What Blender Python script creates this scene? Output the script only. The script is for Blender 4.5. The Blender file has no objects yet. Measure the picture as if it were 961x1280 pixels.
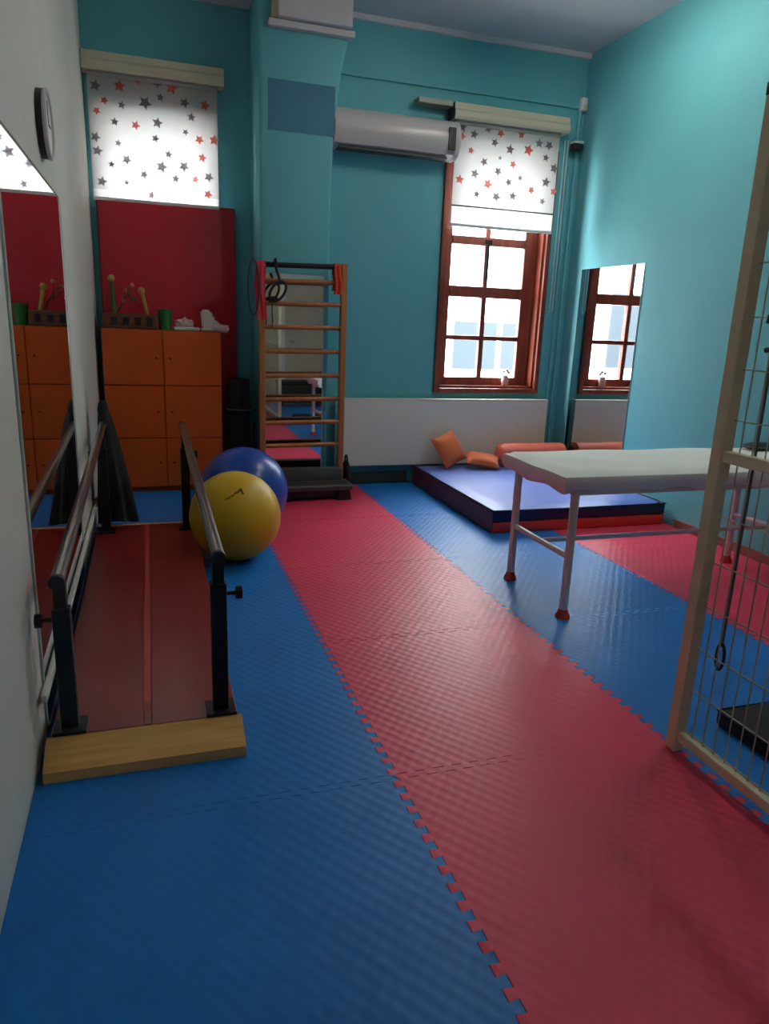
import bpy, bmesh, math, random
from mathutils import Vector, Matrix
random.seed(7)
PI = math.pi
sc = bpy.context.scene
C = sc.collection

# ------------------------------------------------------------------ camera
F_PX = 895.55
RIGHT = Vector((0.95191183, -0.30397341, 0.03826268))
DOWN = Vector((-0.04235237, -0.25425094, -0.9662105))
FWD = Vector((0.30343062, 0.91812669, -0.25489848))
cam_d = bpy.data.cameras.new('camera')
cam = bpy.data.objects.new('camera', cam_d)
C.objects.link(cam)
m = Matrix.Identity(4)
for i in range(3):
    m[i][0] = RIGHT[i]; m[i][1] = -DOWN[i]; m[i][2] = -FWD[i]
m[0][3], m[1][3], m[2][3] = 0.0, 0.0, 1.38
cam.matrix_world = m
cam_d.sensor_fit = 'VERTICAL'
cam_d.sensor_height = 36.0
cam_d.lens = F_PX / 1280 * 36.0
cam_d.clip_start = 0.02
sc.camera = cam

# ------------------------------------------------------------------ world, lights, exposure
world = bpy.data.worlds.new('sky'); sc.world = world
world.use_nodes = True
bg = world.node_tree.nodes['Background']
bg.inputs[0].default_value = (0.93, 0.97, 1.0, 1)
bg.inputs[1].default_value = 36.0
sc.view_settings.view_transform = 'Standard'
sc.view_settings.look = 'None'
sc.view_settings.gamma = 1.0
sc.view_settings.use_curve_mapping = False
sc.view_settings.exposure = 0.15
sc.cycles.use_denoising = True
sc.cycles.max_bounces = 10
sc.cycles.diffuse_bounces = 6
sc.cycles.transparent_max_bounces = 12
sc.cycles.caustics_reflective = False

def portal(name, loc, rot, sx, sy):
    l = bpy.data.lights.new(name, 'AREA'); l.shape = 'RECTANGLE'; l.size = sx; l.size_y = sy
    l.cycles.is_portal = True
    o = bpy.data.objects.new(name, l); C.objects.link(o); o.location = loc; o.rotation_euler = rot
portal('sky_portal_back', (2.915, 6.36, 1.83), (-PI/2, 0, 0), 0.98, 2.02)
portal('sky_portal_alcove', (0.12, 6.62, 1.86), (-PI/2, 0, 0), 0.84, 1.96)

# ------------------------------------------------------------------ materials
def lin(c):
    c = c / 255.0
    return c / 12.92 if c <= 0.04045 else ((c + 0.055) / 1.055) ** 2.4
def rgb(r, g, b): return (lin(r), lin(g), lin(b), 1.0)

def mat(name, col, rough=0.6, metal=0.0, var=0.0, vscale=6.0, bump=0.0, bscale=60.0, spec=0.5, sheen=0.0):
    M = bpy.data.materials.new(name); M.use_nodes = True
    nt = M.node_tree; b = nt.nodes['Principled BSDF']
    b.inputs['Base Color'].default_value = rgb(*col)
    b.inputs['Roughness'].default_value = rough
    b.inputs['Metallic'].default_value = metal
    b.inputs['Specular IOR Level'].default_value = spec
    if sheen: b.inputs['Sheen Weight'].default_value = sheen
    if var or bump:
        tc = nt.nodes.new('ShaderNodeTexCoord')
    if var:
        n = nt.nodes.new('ShaderNodeTexNoise'); n.inputs['Scale'].default_value = vscale; n.inputs['Detail'].default_value = 4
        nt.links.new(tc.outputs['Object'], n.inputs['Vector'])
        mr = nt.nodes.new('ShaderNodeMapRange')
        mr.inputs['From Min'].default_value = 0.3; mr.inputs['From Max'].default_value = 0.7
        mr.inputs['To Min'].default_value = 1 - var; mr.inputs['To Max'].default_value = 1 + var
        nt.links.new(n.outputs['Fac'], mr.inputs['Value'])
        hs = nt.nodes.new('ShaderNodeHueSaturation'); hs.inputs['Color'].default_value = rgb(*col)
        nt.links.new(mr.outputs['Result'], hs.inputs['Value'])
        nt.links.new(hs.outputs['Color'], b.inputs['Base Color'])
    if bump:
        n2 = nt.nodes.new('ShaderNodeTexNoise'); n2.inputs['Scale'].default_value = bscale; n2.inputs['Detail'].default_value = 3
        nt.links.new(tc.outputs['Object'], n2.inputs['Vector'])
        bp = nt.nodes.new('ShaderNodeBump'); bp.inputs['Strength'].default_value = bump; bp.inputs['Distance'].default_value = 0.004
        nt.links.new(n2.outputs['Fac'], bp.inputs['Height'])
        nt.links.new(bp.outputs['Normal'], b.inputs['Normal'])
    return M

def wood(name, c1, c2, rough=0.45, scale=(1.5, 30, 30)):
    M = mat(name, c1, rough); nt = M.node_tree; b = nt.nodes['Principled BSDF']
    tc = nt.nodes.new('ShaderNodeTexCoord'); mp = nt.nodes.new('ShaderNodeMapping')
    mp.inputs['Scale'].default_value = scale
    n = nt.nodes.new('ShaderNodeTexNoise'); n.inputs['Scale'].default_value = 1.0; n.inputs['Detail'].default_value = 5
    r = nt.nodes.new('ShaderNodeValToRGB')
    r.color_ramp.elements[0].position = 0.35; r.color_ramp.elements[0].color = rgb(*c1)
    r.color_ramp.elements[1].position = 0.68; r.color_ramp.elements[1].color = rgb(*c2)
    nt.links.new(tc.outputs['Object'], mp.inputs['Vector']); nt.links.new(mp.outputs['Vector'], n.inputs['Vector'])
    nt.links.new(n.outputs['Fac'], r.inputs['Fac']); nt.links.new(r.outputs['Color'], b.inputs['Base Color'])
    return M

def foam(name, col, rough=0.5):
    """EVA jigsaw mat: lattice of small raised lozenges as bump, faint scuffs."""
    M = mat(name, col, rough, var=0.07, vscale=2.2, spec=0.26); nt = M.node_tree; b = nt.nodes['Principled BSDF']
    tc = nt.nodes.new('ShaderNodeTexCoord'); sep = nt.nodes.new('ShaderNodeSeparateXYZ')
    nt.links.new(tc.outputs['Object'], sep.inputs[0])
    def math_(op, a, bb):
        n = nt.nodes.new('ShaderNodeMath'); n.operation = op
        for k, v in enumerate((a, bb)):
            if v is None: continue
            if isinstance(v, (int, float)): n.inputs[k].default_value = v
            else: nt.links.new(v, n.inputs[k])
        return n.outputs[0]
    k = 2 * PI / 0.046
    x, y = sep.outputs[0], sep.outputs[1]
    y2 = math_('MULTIPLY', y, 0.75)
    s = math_('SINE', math_('MULTIPLY', math_('ADD', x, y2), k), None)
    d = math_('SINE', math_('MULTIPLY', math_('SUBTRACT', x, y2), k), None)
    p = math_('ADD', s, d)
    bp = nt.nodes.new('ShaderNodeBump'); bp.inputs['Strength'].default_value = 0.26; bp.inputs['Distance'].default_value = 0.0011
    nt.links.new(p, bp.inputs['Height']); nt.links.new(bp.outputs['Normal'], b.inputs['Normal'])
    return M

def glassmat(name):
    M = bpy.data.materials.new(name); M.use_nodes = True; nt = M.node_tree
    for n in list(nt.nodes): nt.nodes.remove(n)
    o = nt.nodes.new('ShaderNodeOutputMaterial'); t = nt.nodes.new('ShaderNodeBsdfTransparent')
    g = nt.nodes.new('ShaderNodeBsdfGlossy'); g.inputs['Roughness'].default_value = 0.02
    mx = nt.nodes.new('ShaderNodeMixShader'); mx.inputs[0].default_value = 0.06
    t.inputs[0].default_value = (0.97, 0.98, 0.98, 1)
    nt.links.new(t.outputs[0], mx.inputs[1]); nt.links.new(g.outputs[0], mx.inputs[2]); nt.links.new(mx.outputs[0], o.inputs[0])
    return M

def cloth_translucent(name, col, tcol):
    M = bpy.data.materials.new(name); M.use_nodes = True; nt = M.node_tree
    for n in list(nt.nodes): nt.nodes.remove(n)
    o = nt.nodes.new('ShaderNodeOutputMaterial'); d = nt.nodes.new('ShaderNodeBsdfDiffuse'); t = nt.nodes.new('ShaderNodeBsdfTranslucent')
    d.inputs[0].default_value = rgb(*col); t.inputs[0].default_value = rgb(*tcol)
    a = nt.nodes.new('ShaderNodeAddShader')
    nt.links.new(d.outputs[0], a.inputs[0]); nt.links.new(t.outputs[0], a.inputs[1]); nt.links.new(a.outputs[0], o.inputs[0])
    return M

M_TEAL = mat('teal_paint', (98, 178, 188), 0.66, var=0.03, vscale=3, bump=0.08, bscale=40)
M_WHITEWALL = mat('offwhite_paint', (222, 219, 208), 0.7, var=0.03, bump=0.08)
M_CREAM = mat('cream_paint', (205, 198, 180), 0.7, var=0.03)
M_CEIL = mat('ceiling_paint', (212, 208, 212), 0.8, var=0.02)
M_PATCH = mat('dark_blue_patch', (66, 124, 152), 0.65, var=0.03)
M_BASE = mat('dark_floor', (40, 40, 44), 0.8, var=0.1)
M_BLUE = foam('blue_foam', (24, 112, 190), 0.42)
M_RED = foam('red_foam', (214, 60, 90), 0.42)
M_MAHOG = wood('mahogany', (112, 46, 34), (142, 68, 48), 0.38, (20, 20, 2))
M_GLASS = glassmat('pane_glass')
M_MIRROR = mat('mirror_silver', (228, 232, 232), 0.02, 1.0)
M_MIRROR_EDGE = mat('mirror_edge', (190, 205, 200), 0.2)
M_BLIND = cloth_translucent('blind_fabric', (150, 150, 148), (124, 124, 123))
M_SHEER = cloth_translucent('blind_hem_fabric', (170, 170, 170), (150, 150, 150))
M_STARG = cloth_translucent('star_print_grey', (84, 80, 82), (112, 106, 110))
M_STARR = cloth_translucent('star_print_red', (150, 70, 64), (186, 112, 104))
M_BEIGE = mat('beige_plastic', (205, 198, 172), 0.45)
M_WPLAST = mat('white_plastic', (225, 225, 222), 0.4)
M_RAILGREY = mat('rail_grey', (150, 154, 142), 0.45)
M_RAD = mat('radiator_enamel', (240, 234, 214), 0.35)
M_SILVER = mat('silver_plastic', (196, 192, 192), 0.3)
M_BLACK = mat('black_plastic', (22, 22, 24), 0.45)
M_BLACKMET = mat('black_metal', (18, 17, 17), 0.4, 0.3)
M_DKGREY = mat('dark_grey_rubber', (70, 74, 72), 0.7, var=0.06, vscale=30)
M_CHROME = mat('brushed_steel', (132, 124, 116), 0.28, 0.9)
M_ORANGE = mat('orange_laminate', (200, 82, 18), 0.4, var=0.03, vscale=4)
M_ORANGE_D = mat('orange_carcass', (160, 66, 18), 0.5)
M_VINYL_R = mat('red_vinyl', (188, 26, 44), 0.45, var=0.03, bump=0.05)
M_BARRED = mat('red_deck', (126, 22, 20), 0.32, var=0.08, vscale=5)
M_BARSEAM = mat('deck_seam_strip', (176, 62, 52), 0.4)
M_PINE = wood('pine', (214, 158, 84), (232, 184, 112), 0.4, (4, 40, 40))
M_LADDER = wood('ladder_beech', (165, 102, 52), (186, 124, 70), 0.4, (30, 30, 3))
M_YBALL = mat('yellow_vinyl', (218, 176, 22), 0.42, var=0.03)
M_BBALL = mat('blue_vinyl', (22, 66, 160), 0.3, var=0.03)
M_INK = mat('dark_ink', (108, 82, 14), 0.6)
M_MATTOP = mat('navy_vinyl', (86, 110, 186), 0.45, var=0.05, vscale=3, bump=0.12, bscale=6)
M_MATNAVY = mat('dark_navy_vinyl', (22, 28, 70), 0.4)
M_MATRED = mat('mat_red_vinyl', (205, 56, 44), 0.42)
M_CUSH = mat('orange_cloth', (214, 104, 52), 0.75, var=0.06, vscale=12, bump=0.2, bscale=40, sheen=0.2)
M_BOLST = mat('coral_vinyl', (232, 118, 98), 0.4, var=0.04)
M_SHEET = mat('white_sheet', (238, 241, 236), 0.75, var=0.02, bump=0.25, bscale=9)
M_TUBE = mat('white_tube', (218, 214, 206), 0.35)
M_FOOTRED = mat('red_rubber', (190, 62, 46), 0.6)
M_GATE = mat('cream_steel', (216, 206, 174), 0.45, var=0.05, vscale=20)
M_WIRE = mat('wire_zinc', (182, 176, 152), 0.45, 0.15)
M_CORD = mat('cord', (40, 44, 46), 0.6)
M_CORDG = mat('grey_cord', (84, 88, 86), 0.6)
M_COAT = mat('black_fabric', (20, 20, 23), 0.85, bump=0.2, bscale=40)
M_REDCLOTH = mat('red_cloth', (214, 36, 62), 0.75, bump=0.2)
M_REDORANGE = mat('orange_red_cloth', (206, 58, 34), 0.75, bump=0.2)
M_GREEN = mat('green_plastic', (34, 112, 48), 0.45)
M_YELLOW = mat('yellow_bead', (176, 150, 74), 0.4)
M_BROWN = wood('brown_wood', (92, 56, 34), (116, 72, 44), 0.55)
M_PINK = mat('pale_pink', (220, 180, 176), 0.6)
M_WCLOTH = mat('white_cloth', (226, 222, 214), 0.8, bump=0.3, bscale=25)
M_FACADE = mat('facade_render', (226, 226, 222), 0.8, var=0.03)
M_FWIN = mat('facade_glass', (40, 46, 52), 0.5, spec=0.1)
M_STREET = mat('street_paving', (176, 174, 170), 0.9, var=0.05)
M_VAN = mat('van_paint', (214, 218, 222), 0.3)
M_SKIRT = mat('brown_skirting', (134, 92, 74), 0.5)

# ------------------------------------------------------------------ mesh helpers
def add_box(bm, x0, x1, y0, y1, z0, z1, bev=0.0, seg=2):
    r = bmesh.ops.create_cube(bm, size=1.0)
    vs = r['verts']
    for v in vs:
        v.co = Vector(((x0 + x1) / 2 + v.co.x * (x1 - x0), (y0 + y1) / 2 + v.co.y * (y1 - y0), (z0 + z1) / 2 + v.co.z * (z1 - z0)))
    if bev:
        es = list({e for v in vs for e in v.link_edges})
        bmesh.ops.bevel(bm, geom=es, offset=bev, segments=seg, profile=0.5, affect='EDGES')

def add_cyl(bm, p0, p1, r0, r1=None, n=14):
    p0, p1 = Vector(p0), Vector(p1); r1 = r0 if r1 is None else r1
    d = (p1 - p0).normalized()
    a = Vector((0, 0, 1)) if abs(d.z) < 0.9 else Vector((1, 0, 0))
    u = d.cross(a).normalized(); w = d.cross(u)
    A = [bm.verts.new(p0 + (u * math.cos(2*PI*i/n) + w * math.sin(2*PI*i/n)) * r0) for i in range(n)]
    B = [bm.verts.new(p1 + (u * math.cos(2*PI*i/n) + w * math.sin(2*PI*i/n)) * r1) for i in range(n)]
    for i in range(n):
        bm.faces.new((A[i], A[(i+1) % n], B[(i+1) % n], B[i]))
    bm.faces.new(A[::-1]); bm.faces.new(B)

def add_tube(bm, pts, r, n=8, closed=False):
    pts = [Vector(p) for p in pts]; rings = []; N = len(pts); u = None
    for i in range(N):
        if closed: d = (pts[(i+1) % N] - pts[i-1]).normalized()
        else: d = (pts[min(i+1, N-1)] - pts[max(i-1, 0)]).normalized()
        if u is None:
            a = Vector((0, 0, 1)) if abs(d.z) < 0.9 else Vector((1, 0, 0)); u = d.cross(a).normalized()
        else:
            u = (u - d * u.dot(d)).normalized()
        w = d.cross(u)
        rr = r[i] if isinstance(r, (list, tuple)) else r
        rings.append([bm.verts.new(pts[i] + (u * math.cos(2*PI*k/n) + w * math.sin(2*PI*k/n)) * rr) for k in range(n)])
    for i in range(N if closed else N-1):
        A, B = rings[i], rings[(i+1) % N]
        for k in range(n):
            bm.faces.new((A[k], A[(k+1) % n], B[(k+1) % n], B[k]))
    if not closed:
        bm.faces.new(rings[0][::-1]); bm.faces.new(rings[-1])

def add_prism(bm, poly, axis, a0, a1):
    """poly: 2D points; axis 'x','y','z' is the extrusion axis; the 2D coords are the other two in order."""
    def P(p, a):
        if axis == 'x': return (a, p[0], p[1])
        if axis == 'y': return (p[0], a, p[1])
        return (p[0], p[1], a)
    A = [bm.verts.new(P(p, a0)) for p in poly]; B = [bm.verts.new(P(p, a1)) for p in poly]
    n = len(poly)
    fs = [bm.faces.new(A), bm.faces.new(B[::-1])]
    for i in range(n): fs.append(bm.faces.new((A[i], B[i], B[(i+1) % n], A[(i+1) % n])))
    bmesh.ops.recalc_face_normals(bm, faces=fs)

def add_lathe(bm, prof, cx, cy, n=20):
    rings = []
    for r, z in prof:
        rings.append([bm.verts.new((cx + r*math.cos(2*PI*i/n), cy + r*math.sin(2*PI*i/n), z)) for i in range(n)])
    for A, B in zip(rings, rings[1:]):
        for i in range(n): bm.faces.new((A[i], A[(i+1) % n], B[(i+1) % n], B[i]))
    bm.faces.new(rings[0][::-1]); bm.faces.new(rings[-1])

def add_ball(bm, c, r, u=32, v=18, sq=(1, 1, 1)):
    rr = bmesh.ops.create_uvsphere(bm, u_segments=u, v_segments=v, radius=r)
    for w in rr['verts']: w.co = Vector((c[0] + w.co.x*sq[0], c[1] + w.co.y*sq[1], c[2] + w.co.z*sq[2]))

def add_pillow(bm, w, h, t, mtx, n=14, pinch=0.06):
    def pt(i, j, s):
        u = -1 + 2*i/n; v = -1 + 2*j/n
        k = max(0.0, (1 - abs(u)**3.0) * (1 - abs(v)**3.0)) ** 0.55
        du = 1 - pinch * (v*v) * 0 - pinch * (1 - v*v) * (abs(u)); dv = 1 - pinch * (1 - u*u) * abs(v)
        return mtx @ Vector((u*w/2*du, v*h/2*dv, s*t/2*k))
    top = {}; bot = {}
    for i in range(n+1):
        for j in range(n+1):
            top[i, j] = bm.verts.new(pt(i, j, 1))
            bot[i, j] = top[i, j] if i in (0, n) or j in (0, n) else bm.verts.new(pt(i, j, -1))
    for i in range(n):
        for j in range(n):
            bm.faces.new((top[i, j], top[i+1, j], top[i+1, j+1], top[i, j+1]))
            bm.faces.new((bot[i, j], bot[i, j+1], bot[i+1, j+1], bot[i+1, j]))

def obj(name, bm, material, parent=None, smooth=False, label=None):
    me = bpy.data.meshes.new(name); bm.normal_update(); bm.to_mesh(me); bm.free()
    me.materials.append(material)
    if smooth:
        me.polygons.foreach_set('use_smooth', [True]*len(me.polygons))
        try: me.set_sharp_from_angle(angle=math.radians(40))
        except Exception: pass
    o = bpy.data.objects.new(name, me); C.objects.link(o)
    if parent is not None:
        o.parent = parent; o.matrix_parent_inverse = parent.matrix_world.inverted()
    if label: o['label'] = label
    return o

def shape(fn, *args, **kw):
    bm = bmesh.new(); fn(bm, *args, **kw); return bm

def box(name, material, parent, *dims, bev=0.0, **kw):
    return obj(name, shape(add_box, *dims, bev=bev), material, parent, **kw)

def tag(o, label, cat, group=None):
    o['label'] = label; o['category'] = cat
    if group: o['group'] = group
    return o

def struct(o):
    o['kind'] = 'structure'; return o

def thing(name, label, cat, loc=(0, 0, 0), group=None):
    o = bpy.data.objects.new(name, None); C.objects.link(o); o.location = loc
    o.matrix_world = Matrix.Translation(loc); o.empty_display_size = 0.05
    return tag(o, label, cat, group)

def place_copy(src, parent, loc, name=None):
    o = src.copy(); C.objects.link(o); o.parent = parent
    o.matrix_parent_inverse = parent.matrix_world.inverted() if parent else Matrix.Identity(4)
    o.location = loc
    return o

# ------------------------------------------------------------------ room dimensions
XL, XR = -0.38, 3.66
YB, YA, YR = 6.02, 6.28, -1.3
ZC = 3.64

# floor slab and jigsaw mats
floor = struct(box('floor', M_BASE, None, XL-0.3, XR+0.3, YR-0.2, YA+0.3, -0.12, -0.021))
floor['label'] = 'floor covered with interlocking foam mats in blue and red strips'

def tooth_edge(p, q, amp, n, side):
    """points from p to q (exclusive of q) with dovetail teeth towards +-normal; same shape for both neighbours"""
    p, q = Vector(p), Vector(q); d = q - p; L = d.length; d.normalize()
    nv = Vector((-d.y, d.x)) * side
    out = [p.copy()]; step = L / n
    for i in range(n):
        a = i * step
        # tooth out on the first half of each step, back on the second
        s = [(0.21, -0.5), (0.16, 0.5), (0.71 - 0.0, 0.5), (0.66, -0.5)]
        for t, h in s:
            out.append(p + d * (a + t * step * 1.0 + 0.0) + nv * (h * amp))
    return out

XS = [XL, 0.68, 1.68, 2.69, XR]
YS = [YR, -0.15, 0.85, 1.85, 2.85, 3.85, 4.85, 5.93]
AMP = 0.026
def edge_pts(p, q, teeth):
    """always generated in the +x or +y direction, reversed if needed, so neighbours share it"""
    if not teeth: return [Vector(p)]
    P, Q = Vector(p), Vector(q)
    rev = (Q - P).x + (Q - P).y < 0
    if rev: P, Q = Q, P
    n = max(2, round((Q - P).length / 0.0625))
    pts = tooth_edge(P, Q, AMP, n, 1)
    pts = [P] + pts[1:] + [Q]
    if rev: pts = pts[::-1]
    return pts[:-1]
for ci in range(4):
    for ri in range(7):
        x0, x1, y0, y1 = XS[ci], XS[ci+1], YS[ri], YS[ri+1]
        if ci == 0 and ri == 6: y1 = YA
        pts = []
        pts += edge_pts((x0, y0), (x1, y0), ri > 0)
        pts += edge_pts((x1, y0), (x1, y1), ci < 3)
        pts += edge_pts((x1, y1), (x0, y1), ri < 6)
        pts += edge_pts((x0, y1), (x0, y0), ci > 0)
        # drop a hairline joint all round by shrinking about the centre
        c = Vector(((x0+x1)/2, (y0+y1)/2)); k = 0.9984
        bm = bmesh.new()
        poly = [c + (p - c) * k for p in pts]
        vs = [bm.verts.new((p.x, p.y, 0.0)) for p in poly]
        vb = [bm.verts.new((p.x, p.y, -0.02)) for p in poly]
        n = len(vs)
        f = bm.faces.new(vs)
        for i in range(n): bm.faces.new((vs[i], vb[i], vb[(i+1) % n], vs[(i+1) % n]))
        bm.normal_update()
        bmesh.ops.triangulate(bm, faces=[f], ngon_method='EAR_CLIP')
        bmesh.ops.recalc_face_normals(bm, faces=bm.faces[:])
        obj('foam_mat_tile', bm, M_BLUE if ci in (0, 2) else M_RED, floor)

# ceiling and walls
struct(box('ceiling', M_CEIL, None, XL-0.3, XR+0.3, YR-0.2, YA+0.3, ZC, ZC+0.15))
box('cornice', M_CEIL, bpy.data.objects['ceiling'], 1.40, XR, YB-0.03, YB, ZC-0.04, ZC)
struct(box('wall_left', M_WHITEWALL, None, XL-0.3, XL, YR-0.2, YA+0.3, -0.02, ZC))

def wall_with_hole(name, axis, m_, a0, a1, t0, t1, h0, h1, z0, z1):
    bm = bmesh.new()
    def B(u0, u1, w0, w1):
        if axis == 'y': add_box(bm, u0, u1, t0, t1, w0, w1)
        else: add_box(bm, t0, t1, u0, u1, w0, w1)
    B(a0, h0, -0.02, ZC); B(h1, a1, -0.02, ZC); B(h0, h1, -0.02, z0); B(h0, h1, z1, ZC)
    return struct(obj(name, bm, m_))
W1 = (2.44, 3.39, 0.84, 2.82)
W2 = (-0.285, 0.525, 0.90, 2.82)
wall_back = wall_with_hole('wall_back', 'y', M_TEAL, 1.0, XR+0.3, YB, YB+0.3, *W1)
wall_alcove = wall_with_hole('wall_alcove', 'y', M_TEAL, XL-0.3, 1.0, YA, YA+0.3, *W2)
wall_right = struct(box('wall_right', M_TEAL, None, XR, XR+0.3, YR-0.2, YB, -0.02, ZC))
struct(box('wall_rear', M_CREAM, None, XL, XR, YR-0.2, YR, -0.02, ZC))

# pillar: flares out to the right near the ceiling
bm = bmesh.new()
add_prism(bm, [(0.835, -0.02), (1.385, -0.02), (1.385, 2.3), (1.40, 2.75), (1.45, 3.15), (1.50, 3.40), (1.50, ZC), (0.835, ZC)], 'y', 5.80, YA + 0.0)
bmesh.ops.bevel(bm, geom=[e for e in bm.edges if all(abs(v.co.y-5.80) < 1e-4 for v in e.verts) and abs(e.verts[0].co.z-e.verts[1].co.z) > 0.1], offset=0.03, segments=3, affect='EDGES', profile=0.5)
pillar = struct(obj('wall_pillar', bm, M_TEAL, smooth=True))
box('darker_patch', M_PATCH, pillar, 0.90, 1.40, 5.7985, 5.81, 2.72, 3.06, label='darker blue rectangle high on the pillar')  # thin panel, a darker blue than the pillar around it
cap = obj('pillar_capital', shape(add_box, 0.90, 1.53, 5.74, 5.83, 3.38, 3.425, bev=0.008), M_CEIL, pillar)
bm = bmesh.new(); add_box(bm, 0.96, 1.50, 5.70, 5.83, 3.43, ZC, bev=0.01)
obj('pillar_box', bm, M_CEIL, pillar)
box('pillar_box_edge', M_BEIGE, pillar, 0.92, 0.965, 5.74, 5.83, 3.43, ZC)

# skirting on the right wall
struct(box('baseboard_right', M_SKIRT, None, XR-0.015, XR, 1.4, 4.2, 0.0, 0.06))
struct(box('baseboard_back', M_DKGREY, None, 1.42, 2.18, YB-0.02, YB, 0.0, 0.09))

# ------------------------------------------------------------------ windows
def build_window(name, hole, axis_y, detail_rows, cols, casing, label):
    """window in a wall that faces -y; axis_y = wall face"""
    x0, x1, z0, z1 = hole
    w = bpy.data.objects.new(name, None); C.objects.link(w); w.location = (0, 0, 0)
    struct(w); w['label'] = label
    c = casing
    # casing on the wall face
    box('casing', M_MAHOG, w, x0-c, x0, axis_y-0.035, axis_y+0.02, z0-c, z1+c, bev=0.006)
    box('casing', M_MAHOG, w, x1, x1+c, axis_y-0.035, axis_y+0.02, z0-c, z1+c, bev=0.006)
    box('casing', M_MAHOG, w, x0, x1, axis_y-0.035, axis_y+0.02, z0-c, z0, bev=0.006)
    box('casing', M_MAHOG, w, x0, x1, axis_y-0.035, axis_y+0.02, z1, z1+c, bev=0.006)
    # jamb lining inside the reveal
    box('jamb', M_MAHOG, w, x0, x0+0.02, axis_y, axis_y+0.2, z0, z1)
    box('jamb', M_MAHOG, w, x1-0.02, x1, axis_y, axis_y+0.2, z0, z1)
    box('window_sill', M_MAHOG, w, x0, x1, axis_y, axis_y+0.2, z0, z0+0.02)
    box('jamb', M_MAHOG, w, x0, x1, axis_y, axis_y+0.2, z1-0.02, z1)
    ys, ye = axis_y+0.10, axis_y+0.15
    xs0, xs1 = x0+0.02, x1-0.02
    # stiles
    box('stile', M_MAHOG, w, xs0, cols[0][0], ys, ye, z0+0.02, z1-0.02, bev=0.006)
    box('stile', M_MAHOG, w, cols[-1][1], xs1, ys, ye, z0+0.02, z1-0.02, bev=0.006)
    zz = [z0+0.02] + [v for r in detail_rows for v in r] + [z1-0.02]
    for k in range(0, len(zz), 2):
        box('glazing_bar', M_MAHOG, w, cols[0][0], cols[-1][1], ys-(0.012 if zz[k+1]-zz[k] > 0.07 else 0), ye, zz[k], zz[k+1], bev=0.004)
    for k in range(len(cols)-1):
        box('glazing_bar', M_MAHOG, w, cols[k][1], cols[k+1][0], ys-0.004, ye-0.002, z0+0.05, z1-0.03, bev=0.004)
    for r in detail_rows:
        for cc in cols:
            box('pane', M_GLASS, w, cc[0], cc[1], axis_y+0.124, axis_y+0.126, r[0], r[1])
    return w
rows = [(0.93, 1.26), (1.30, 1.63), (1.725, 2.07), (2.14, 2.76)]
win1 = build_window('window_1', W1, YB, rows, [(2.545, 2.86), (2.905, 3.25)], 0.045, 'mahogany sash window with small panes beside the right wall')
box('window_latch', M_BLACKMET, win1, 2.85, 2.92, YB+0.082, YB+0.10, 2.085, 2.12, bev=0.004)
box('window_latch', M_BLACKMET, win1, 2.872, 2.892, YB+0.082, YB+0.098, 1.78, 2.09)
win2 = build_window('window_2', W2, YA, [(1.0, 1.3), (1.36, 1.7), (1.78, 2.1), (2.16, 2.76)], [(-0.215, 0.10), (0.14, 0.455)], 0.05, 'mahogany window behind the blind and the red mat in the alcove')
# ------------------------------------------------------------------ ceiling lamps (above the frame, one an added fill)
def emit(name, col, st):
    M = mat(name, col, 0.5); b = M.node_tree.nodes['Principled BSDF']
    b.inputs['Emission Color'].default_value = rgb(*col); b.inputs['Emission Strength'].default_value = st
    return M
def ceiling_lamp(x, y, power, label):
    M_LAMP = emit('fluorescent_tube', (255, 246, 232), power)
    t = thing('ceiling_lamp', label, 'lamp', (x, y, ZC), 'ceiling lamps')
    box('housing', M_WPLAST, t, x-0.08, x+0.08, y-0.33, y+0.33, ZC-0.045, ZC, bev=0.006)
    for dx in (-0.04, 0.04):
        obj('tube', shape(add_cyl, (x+dx, y-0.29, ZC-0.075), (x+dx, y+0.29, ZC-0.075), 0.014), M_LAMP, t, True)
    for dy in (-0.31, 0.29):
        box('lamp_holder', M_WPLAST, t, x-0.065, x+0.065, y+dy, y+dy+0.02, ZC-0.095, ZC-0.045)
ceiling_lamp(0.75, -0.1, 7.0, 'added fill lamp on the ceiling nearer the white left wall')  # unseen fill lamp, added to lift the left wall and gate face
ceiling_lamp(2.9, 2.5, 85.0, 'white fluorescent ceiling lamp nearer the mesh gate')
ceiling_lamp(2.7, 4.4, 95.0, 'white fluorescent ceiling lamp nearer the sash window')

# ------------------------------------------------------------------ rear wall: door seen in the mirror behind the ladder
d1 = bpy.data.objects.new('door_1', None); C.objects.link(d1); struct(d1); d1['label'] = 'cream door in a white frame on the rear wall'
box('door_leaf', M_CREAM, d1, 2.28, 2.96, YR, YR+0.03, 0.0, 2.05, bev=0.004)
for a in (2.20, 2.96): box('door_frame', M_WPLAST, d1, a, a+0.08, YR, YR+0.05, 0.0, 2.13)
box('door_frame', M_WPLAST, d1, 2.28, 2.96, YR, YR+0.05, 2.05, 2.13)
obj('door_handle', shape(add_tube, [(2.36, YR+0.03, 1.0), (2.36, YR+0.075, 1.0), (2.46, YR+0.075, 1.0)], 0.01), M_CHROME, d1, True)

t = thing('storage_bench', 'low black padded bench by the rear door, reflected in the narrow mirror', 'bench', (2.37, -0.32, 0))
box('bench_body', M_BLACK, t, 2.0, 2.75, -0.55, -0.10, 0.06, 0.34, bev=0.01)
box('seat_pad', M_COAT, t, 1.99, 2.76, -0.56, -0.09, 0.34, 0.40, bev=0.02)
for x in (2.04, 2.71):
    for y in (-0.51, -0.14):
        obj('foot', shape(add_cyl, (x, y, 0.0), (x, y, 0.06), 0.022), M_BLACKMET, t, True)

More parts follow.
